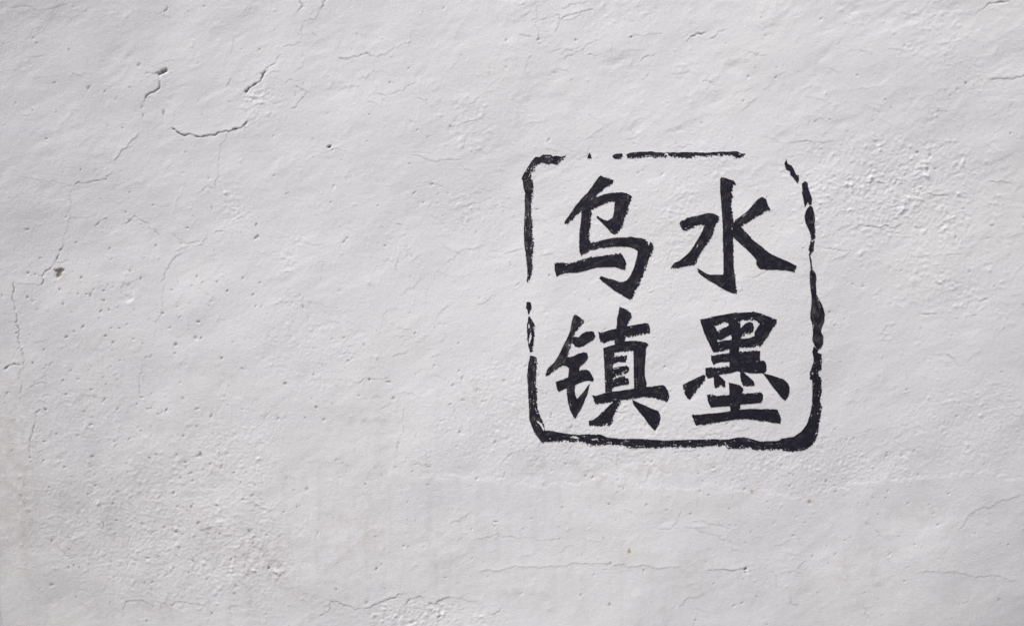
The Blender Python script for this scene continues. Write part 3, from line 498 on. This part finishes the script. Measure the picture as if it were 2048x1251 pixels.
# ------------------------------------------------------------------ the painted seal: films of black paint that follow the plaster
STEP = 0.62                                                  # photo px per paint cell
OX0, OY0 = 1036.0, 296.0
CX = int(622 / STEP); CY = int(618 / STEP)
cxs = OX0 + (np.arange(CX) + 0.5) * STEP; cys = OY0 + (np.arange(CY) + 0.5) * STEP
CGX, CGY = np.meshgrid(cxs, cys)
n_edge = Noise(31, 3, 9, 1024, cell=STEP).grid(cxs, cys)
n_edge2 = Noise(32, 10, 40, 1024).grid(cxs, cys)
n_speck = Noise(33, 3, 9, 1024, cell=STEP).grid(cxs, cys)
streak_src = Noise(34, 2.4, 7, 1024, cell=0.8, stretch=7)
nc_paint = 0.0 * n_edge + Noise(15, 8, 26, 1024).grid(cxs, cys)      # the hollows of the plaster, which the brush skips
OWNER = np.full((CY, CX), -1, int); THIN = np.zeros((CY, CX), np.float32)

# (outline, dryness 0..1, thinness of the paint 0..1, ragged side: 'r' right, 'b' bottom, 't' top, '' none)
WU = [('A 1040,395 1070,378 1100,398 1160,408 1222,436 1215,470 1175,495 1110,530 1085,570 1030,600 1005,640 985,665 930,740 830,805 800,835 750,875 715,925 680,940 655,985 640,970 612,968 625,935 660,890 700,830 760,740 830,660 900,590 960,510 1000,450', .3, .12, 'b'),
      ('A 985,655 1040,635 1110,610 1200,592 1330,585 1390,600 1450,635 1440,665 1438,700 1415,740 1395,820 1365,900 1340,980 1310,1040 1280,1085 1240,1108 1210,1100 1160,1050 1110,995 1060,945 1008,895 1020,875 1060,905 1110,930 1150,938 1210,905 1230,820 1240,700 1160,705 1100,735 1040,760 960,800 900,800 830,800 900,700', .35, .18, 'r'),
      ('B 830,-317 815,-157 800,-17 797,120 800,205 822,247 870,225 935,187 1000,180 1060,160 1200,145 1330,140 1420,148 1480,165 1520,200 1520,240 1500,330 1470,420 1440,490 1415,530 1385,560 1335,582 1270,570 1200,545 1130,530 1070,507 1045,535 1090,580 1150,620 1230,685 1300,730 1380,775 1432,803 1470,755 1490,690 1530,620 1565,545 1570,520 1600,525 1590,500 1610,440 1640,350 1680,260 1705,200 1718,150 1700,105 1680,80 1665,130 1650,140 1648,95 1620,55 1570,38 1500,32 1430,18 1390,30 1300,28 1200,38 1100,60 1000,85 940,98 920,50 925,-67 940,-187 955,-327', .35, .14, 'r'),
      ('B 490,342 560,345 650,352 740,338 830,310 930,275 1080,258 1200,240 1310,222 1330,240 1360,300 1382,350 1380,390 1365,430 1330,428 1290,410 1230,395 1120,398 1010,402 900,432 780,465 700,465 620,467 560,490 518,512 505,470 495,440', .2, .1, 't')]
SHUI = [('C 682,420 700,408 750,412 800,432 850,445 875,490 850,500 830,520 825,600 845,645 825,660 820,760 830,850 838,910 850,950 848,1140 D 845,30 842,150 845,260 852,400 860,500 870,560 878,640 885,722 840,720 780,700 700,655 600,595 520,545 440,490 405,455 403,405 430,425 480,460 545,490 720,490 725,400 722,260 716,100 714,0 C 712,1000 708,900 695,720 682,600 680,500', .3, .12, 'r'),
        ('C 180,975 190,950 220,930 235,940 270,905 350,890 430,870 500,852 550,845 605,855 660,880 668,925 640,965 620,1000 600,1080 580,1130 D 550,60 510,130 450,200 410,280 385,340 365,370 300,378 220,395 130,412 62,420 85,385 120,345 180,320 250,260 320,190 370,110 400,60 C 400,1180 440,1110 470,1050 485,995 440,990 390,1000 330,1030 250,1070 220,1060 195,1010', .4, .14, 'r'),
        ('C 865,935 910,905 960,865 1030,810 1090,740 1140,680 1195,645 1248,675 1265,740 1297,800 1285,815 1240,812 1190,860 1130,890 1080,930 1010,965 935,1010 880,1020 840,1000', .25, .14, 'b'),
        ('C 835,960 935,1012 985,1075 1050,1130 D 1060,40 1130,100 1200,150 1270,210 1350,260 1450,300 1560,345 1630,390 1615,420 1590,458 1550,450 1500,435 1400,433 1270,432 1230,425 1180,428 1150,395 1125,360 1130,310 1080,250 1000,170 930,110 850,30 835,0', .3, .1, 'r')]
ZHEN = [('E 720,270 745,240 790,262 850,310 840,345 810,380 770,440 740,490 715,510 708,570 690,640 665,690 655,740 600,850 560,890 500,930 440,975 410,995 378,1000 380,960 410,900 480,840 540,750 590,640 640,550 690,430 700,350', .3, .55, 'r'),
        ('E 715,510 745,515 790,522 830,480 880,452 930,447 975,450 997,510 970,555 900,595 850,630 795,650 745,635 710,590', .2, .1, ''),
        ('E 580,770 665,770 720,760 780,725 850,708 890,712 905,760 895,800 850,850 810,880 790,920 785,945 700,940 680,910 640,880 600,870 560,880', .2, .05, ''),
        ('E 505,1075 560,1055 640,1025 720,1000 780,950 830,925 890,922 930,950 960,1005 982,1045 965,1072 910,1060 860,1065 800,1090 740,1115 640,1145 590,1175 540,1197 520,1160', .25, .06, ''),
        ('F 672,70 665,150 655,250 640,340 645,440 660,530 685,620 720,690 748,720 775,670 820,600 860,510 895,420 915,340 930,290 900,320 850,390 800,450 770,475 748,430 738,370 745,310 760,250 790,160 800,110 800,60', .25, .2, ''),
        ('E 1295,143 1340,160 1380,175 1437,220 1445,255 1425,300 1405,345 1385,390 1370,480 1370,570 1380,640 1240,640 1235,560 1250,470 1260,400 1265,300 1285,220', .25, .14, 'r'),
        ('E 1037,455 1065,468 1120,450 1260,412 1390,385 1500,365 1620,345 1660,350 1672,400 1675,465 1600,480 1500,500 1370,520 1240,545 1150,575 1100,592 1060,570 1045,520', .6, .05, 'b'),
        ('E 1095,655 1160,635 1240,612 1370,570 1440,565 1550,570 1630,590 1655,610 1630,650 1620,760 1610,900 1610,1000 1632,1090 1630,1150 1480,1160 1475,1000 1472,850 1470,685 1400,690 1300,700 1240,712 1100,740', .35, .14, 'b'),
        ('E 1095,665 1250,645 1245,720 1225,760 1215,900 1210,1000 1205,1150 1208,1200 1120,1205 1115,1000 1105,800', .3, .22, 'r'),
        ('E 1200,770 1260,755 1390,745 1385,790 1370,832 1290,825 1220,850', .7, .05, 't'), ('E 1200,905 1280,890 1380,868 1415,895 1420,930 1400,960 1330,975 1260,1000 1200,1040', .75, .05, 'b'), ('E 1200,1055 1260,1025 1340,1005 1400,1030 1415,1070 1412,1108 1320,1115 1250,1135 1200,1155', .5, .05, 't'),
        ('F 950,430 1000,440 1060,425 1120,405 1250,385 1480,350 1640,328 1750,318 1840,308 1870,330 1900,380 1918,450 1895,515 1850,505 1780,480 1680,460 1590,455 1450,475 1320,495 1210,515 1100,530 1000,545 985,510 970,465', .2, .06, 'b'),
        ('F 1240,500 1315,490 1300,540 1275,590 1250,640 1225,690 1195,770 1180,800 1150,812 1050,815 920,810 918,752 970,740 1020,705 1090,635 1170,560', .5, .06, 'r'),
        ('F 1458,490 1520,520 1600,555 1690,595 1780,630 1800,680 1805,720 1790,790 1735,875 1690,830 1640,765 1570,670 1510,600 1480,560 1460,520', .12, .0, '')]
MO = [('G 435,242 560,222 615,320 650,390 645,480 655,525 660,640 600,645 545,530 490,420 455,310', .15, .05, ''),
      ('G 440,243 540,218 680,185 850,158 1000,152 1070,150 1090,142 1180,160 1260,195 1310,210 1388,240 1375,290 1330,350 1300,400 1260,470 1200,550 1180,575 1160,560 1100,580 1000,585 930,585 900,540 930,480 1040,470 1105,445 1110,400 1140,340 1175,295 1130,255 1060,245 980,247 935,255 780,270 700,285 615,320 520,330 455,300', .35, .08, 'b'),
      ('G 570,540 650,520 740,500 830,490 930,475 940,560 860,600 800,605 700,630 600,645', .2, .05, 'b'),
      ('G 640,390 670,380 710,345 790,310 830,330 830,420 760,455 680,500 645,480', .25, .05, 't'), ('G 900,350 945,340 990,290 1050,268 1085,290 1103,345 1095,380 1040,420 1000,410 960,445 920,475 890,450', .25, .06, 'r'),
      ('G 782,260 930,250 935,340 920,480 922,580 920,640 930,760 935,880 860,880 800,850 802,760 800,600 825,560 820,420 785,320', .15, .05, ''),
      ('G 572,680 590,685 680,670 800,660 920,640 1050,630 1140,625 1180,628 1180,745 1080,755 930,765 800,765 690,768 640,780 603,800 575,740', .25, .06, 't'), ('G 503,835 600,838 720,830 810,818 930,765 1080,758 1200,745 1240,755 1262,820 1255,880 1235,905 1130,905 1060,905 970,885 900,880 800,905 660,925 600,950 540,972 505,930', .3, .05, 't'),
      ('G 225,1050 260,1030 330,995 420,950 480,925 503,940 500,985 455,1050 400,1110 350,1180 315,1238 280,1215 250,1170 232,1110', .6, .04, 'r'), ('G 605,935 665,930 710,965 745,1000 748,1060 730,1080 690,1050 660,1080 625,1090 608,1040', .45, .03, 'b'), ('G 932,880 965,880 1010,925 1060,965 1100,1000 1112,1050 1095,1065 1020,1060 970,1055 945,1010 935,950', .15, .03, 'b'), ('G 1215,905 1300,925 1400,955 1480,985 1530,1030 1552,1080 1545,1140 1530,1200 1495,1245 1440,1200 1370,1110 1300,1020 1250,950', .08, .02, ''),
      ('H 795,278 860,290 930,310 960,335 975,370 955,420 950,540 935,560 935,640 815,640 805,570 800,420', .2, .08, 'r'), ('H 522,415 535,430 700,435 800,435 970,410 1080,408 1190,395 1220,430 1215,490 1190,530 1060,540 950,548 800,568 650,575 572,590 545,540 530,480', .3, .04, 't'), ('H 335,690 345,670 370,678 500,665 650,655 820,628 940,612 1060,605 1200,608 1340,605 1400,615 1425,670 1447,720 1440,785 1400,785 1330,770 1220,755 1120,745 1020,730 900,732 800,745 640,775 480,797 385,808 365,760', .25, .03, 'b')]
FRAME = [('A 80,415 110,350 160,270 200,210 250,150 310,145 350,118 430,118 470,130 530,130 570,145 640,128 610,165 570,195 520,245 480,230 400,235 350,215 300,230 265,255 235,300 215,340 195,400 205,415 150,425 100,450', .75, .3, 'r'),
         ('A 92,420 150,425 205,410 228,500 215,640 200,760 195,860 215,950 215,1100 B 225,80 230,190 210,290 215,400 205,470 185,540 155,590 145,570 155,490 150,400 140,290 125,190 115,100 110,0 A 115,940 125,800 120,680 125,600 105,520', .6, .5, 'r'),
         ('A 925,90 945,130 950,165 900,162 905,130', .1, .1, ''), ('A 1210,125 1250,108 1330,105 1338,140 1315,165 1230,172 1212,150', .35, .15, 'b'),
         ('A 1380,120 1420,100 1470,88 1600,83 1700,80 1760,95 1860,95 C 200,92 400,92 500,100 650,88 890,86 940,112 1000,112 940,160 850,172 880,150 800,130 650,130 560,138 480,140 360,135 320,160 200,155 100,150 60,140 A 1862,160 1800,155 1700,150 1600,155 1500,155 1400,165 1385,140', .65, .08, 'b'),
         ('C 1497,180 1508,225 1520,245 1560,260 1590,310 1620,380 1648,378 1652,430 1635,478 1610,450 1580,405 1545,380 1538,330 1500,315 1485,280 1472,230', .1, .05, ''), ('C 1690,480 1720,455 1758,470 1765,540 1790,610 1812,660 1805,750 1775,740 1760,710 1725,770 1710,700 1692,600', .12, .05, ''), ('C 1790,750 1820,780 1838,850 1848,930 1840,1010 1855,1080 1850,1160 1820,1175 1800,1160 1790,1090 1755,1020 1730,970 1720,890 1740,810', .12, .3, ''),
         ('D 1800,60 1845,50 1838,130 1835,190 1800,230 1790,255 1805,310 1815,385 1825,430 1860,475 1872,530 1865,600 1870,660 1875,740 1910,810 1930,830 1960,900 1980,980 1975,1070 1945,1140 G 1935,390 1965,450 1965,540 1940,590 1900,615 1855,560 1830,490 1835,410 1825,290 1800,220 1800,160 D 1810,900 1815,800 1800,660 1788,560 1788,470 1800,430 1790,330 1775,250 1785,210 1770,180 1785,120', .2, .42, ''),
         ('G 1850,570 1900,615 1900,650 1945,670 1945,760 1950,870 1910,880 1910,930 1950,980 1945,1040 1955,1120 H 1955,370 1935,500 1955,590 1945,670 1925,780 1915,900 1890,990 1840,1060 1760,1110 1650,1130 1560,1135 1480,1130 1460,1105 1440,1000 1450,975 1600,955 1700,890 1770,800 1810,690 1835,550 1840,400 1835,250 1805,230 1805,150 1830,80 G 1850,770 1845,700 1830,640', .45, .05, 'rb'),
         ('H 1470,990 1480,1108 1300,1110 1180,1118 1100,1112 1060,1080 1000,1100 850,1100 780,1090 740,1050 700,1075 640,1060 540,1070 400,1078 250,1075 150,1080 F 1880,1075 1740,1090 1600,1085 1420,1085 1340,1055 1200,1045 1060,1050 950,1055 870,1020 780,1000 710,1020 650,1000 500,1005 330,1012 300,930 378,868 480,880 620,910 780,925 920,915 1060,920 1140,955 1300,975 1560,975 1700,985 1862,995 H 150,990 400,985 640,978 700,985 740,985 800,980 900,960 1000,960 1100,985 1180,1010 1400,1005 1450,990', .68, .10, 'b'),
         ('E 190,745 265,770 270,950 258,1000 260,1150 F 268,340 270,480 275,560 300,660 350,780 378,868 400,1000 330,1012 290,960 240,900 210,820 175,720 175,600 165,430 160,300 150,200 160,100 E 165,840', .55, .45, 'r'),
         ('B 145,832 190,830 202,870 203,915 185,940 178,975 163,992 155,925 140,905', .1, .05, ''), ('E 165,255 190,270 225,330 248,365 235,400 240,480 230,560 222,650 212,700 185,710 170,640 155,560 150,450 150,350 160,345', .45, .08, 'r')]
GAPS = ['E 200,450 206,520 188,580 165,612 172,550 182,490', 'E 163,352 182,365 178,410 165,420', 'F 680,950 720,935 770,945 800,972 740,968 685,960', 'F 270,740 330,780 365,850 355,878 310,800 275,765', 'G 1825,900 1845,890 1850,915 1832,920', 'D 1800,62 1825,65 1842,45 1850,60 1815,90', 'F 945,975 1020,968 1040,985 960,990', 'C 0,95 30,100 60,150 40,160 15,120 -10,130', 'E 745,455 760,440 800,500 770,520 740,500', 'F 1110,815 1140,770 1150,790 1130,818']
groups = [('乌', WU), ('水', SHUI), ('镇', ZHEN), ('墨', MO), ('frame', FRAME)]
strokes = []                                                  # (group, outline spec)
for gi, (gname, lst) in enumerate(groups):
    for spec, dry, thin, rag in lst:
        poly = P(spec); sid = len(strokes); strokes.append(gi)
        i0, i1 = np.searchsorted(cxs, (poly[:, 0].min() - 6, poly[:, 0].max() + 6)); j0, j1 = np.searchsorted(cys, (poly[:, 1].min() - 6, poly[:, 1].max() + 6))
        w = (slice(j0, j1), slice(i0, i1)); X, Y = CGX[w], CGY[w]
        D, OXn, OYn, T, run, ins = poly_dist(poly, X, Y)
        sd = np.where(ins, D, -D)
        s_n = streak_src.at(T + 31.0 * sid, D + 0.6 * n_edge2[w] + 57.0 * sid)          # brush hairs run along the outline
        # outward side of the nearest edge, for edges the brush left ragged
        sgn = np.where(ins, -1.0, 1.0); nxo, nyo = sgn * OXn / (D + 1e-6), sgn * OYn / (D + 1e-6)
        side = np.zeros_like(D)
        if 'r' in rag: side = np.maximum(side, np.clip(nxo * 0.9 + nyo * 0.45, 0, 1))
        if 'b' in rag: side = np.maximum(side, np.clip(nyo, 0, 1))
        if 't' in rag: side = np.maximum(side, np.clip(-nyo, 0, 1))
        amp = 0.16 + (0.55 + 1.6 * dry) * side
        e = sd + 0.15 + amp * (0.62 * n_edge[w] + 0.4 * s_n * side) + 0.2 * n_edge2[w]
        thr = 2.0 - 0.9 * dry - 0.5 * side * dry + 0.22 * np.clip(sd - 2.5, 0, 9) * (1 - 0.75 * dry) - 0.22 * np.clip(-nc_paint[w], -1, 2)
        holes = (0.62 * n_speck[w] + 0.62 * s_n) > thr
        m_ = (e > 0) & ~holes
        for gap in GAPS:
            gp = P(gap)
            if gp[:, 0].max() < cxs[i0] or gp[:, 0].min() > cxs[min(i1, CX - 1)]: continue
            Dg, _, _, _, _, ig = poly_dist(gp, X, Y)
            m_ &= ~((np.where(ig, Dg, -Dg) + 0.3 * n_edge[w]) > 0)
        new = m_ & (OWNER[w] < 0)
        O = OWNER[w]; O[new] = sid; OWNER[w] = O
        th = np.clip(thin * (0.35 + 0.55 * s_n + 0.5 * n_edge2[w]) + 0.07 * s_n + 0.05 * n_edge2[w], 0, 1)
        TT = THIN[w]; TT[new] = th[new]; THIN[w] = TT

# wall height under every paint node
def wall_height(px, py):
    i = np.clip(np.searchsorted(XS, px) - 1, 0, NX - 2); j = np.clip(np.searchsorted(YS, py) - 1, 0, NY - 2)
    fx = (px - XS[i]) / (XS[i + 1] - XS[i]); fy = (py - YS[j]) / (YS[j + 1] - YS[j])
    return (H[j, i] * (1 - fx) + H[j, i + 1] * fx) * (1 - fy) + (H[j + 1, i] * (1 - fx) + H[j + 1, i + 1] * fx) * fy
def film(name, mask, thin, x0, y0, step, lift, mat, parent):
    jj, ii = np.nonzero(mask)
    nx = mask.shape[1] + 1
    corner = np.stack([(jj + 1) * nx + ii, (jj + 1) * nx + ii + 1, jj * nx + ii + 1, jj * nx + ii], axis=-1)
    used, inv = np.unique(corner.ravel(), return_inverse=True)
    px = x0 + (used % nx) * step; py = y0 + (used // nx) * step
    hh = wall_height(px, py) + lift
    c = np.stack([px2x(px), -hh * 0.001, py2z(py)], axis=-1)
    tv = np.zeros(len(used)); cnt = np.zeros(len(used))
    np.add.at(tv, inv, np.repeat(thin[jj, ii], 4)); np.add.at(cnt, inv, 1)
    me = make_mesh(name, c, inv.reshape(-1, 4), {'thin': tv / np.maximum(cnt, 1)})
    me.materials.append(mat)
    return link(name, me, parent)

PARTS = {'乌': ('painted_character', 'black brush-painted character 乌 at the upper left of the seal'), '水': ('painted_character', 'black brush-painted character 水 at the upper right of the seal'),
         '镇': ('painted_character', 'black brush-painted character 镇 at the lower left of the seal'), '墨': ('painted_character', 'black brush-painted character 墨 at the lower right of the seal'),
         'frame': ('seal_border', 'broken black brush-painted border with rounded corners round the four characters')}
holders = []
for gname, _ in groups:
    nm, lb = PARTS[gname]
    e = link(nm, None, wall, label=lb); holders.append(e)
for sid, gi in enumerate(strokes):
    mk = OWNER == sid
    if mk.sum() < 4: continue
    film('brush_stroke', mk, THIN, OX0, OY0, STEP, 1.0, MAT_INK, holders[gi])

# a small splash of yellow paint low on the wall
gx = 1246 + (np.arange(44) + .5) * STEP; gy = 1090 + (np.arange(36) + .5) * STEP
X, Y = np.meshgrid(gx, gy); sp = Noise(41, 3, 9, 256, cell=STEP).grid(gx, gy)
q = np.minimum(((X - 1258) / 4.2) ** 2 + ((Y - 1103) / 2.6) ** 2, ((X - 1258.5) / 1.6) ** 2 + ((Y - 1099) / 3.4) ** 2)
film('paint_splash', q + 0.35 * sp < 0.9, np.clip(0.4 + 0.3 * sp, 0, 1), 1246, 1090, STEP, 1.0, MAT_YELLOW, wall)['label'] = 'small yellow paint splash'
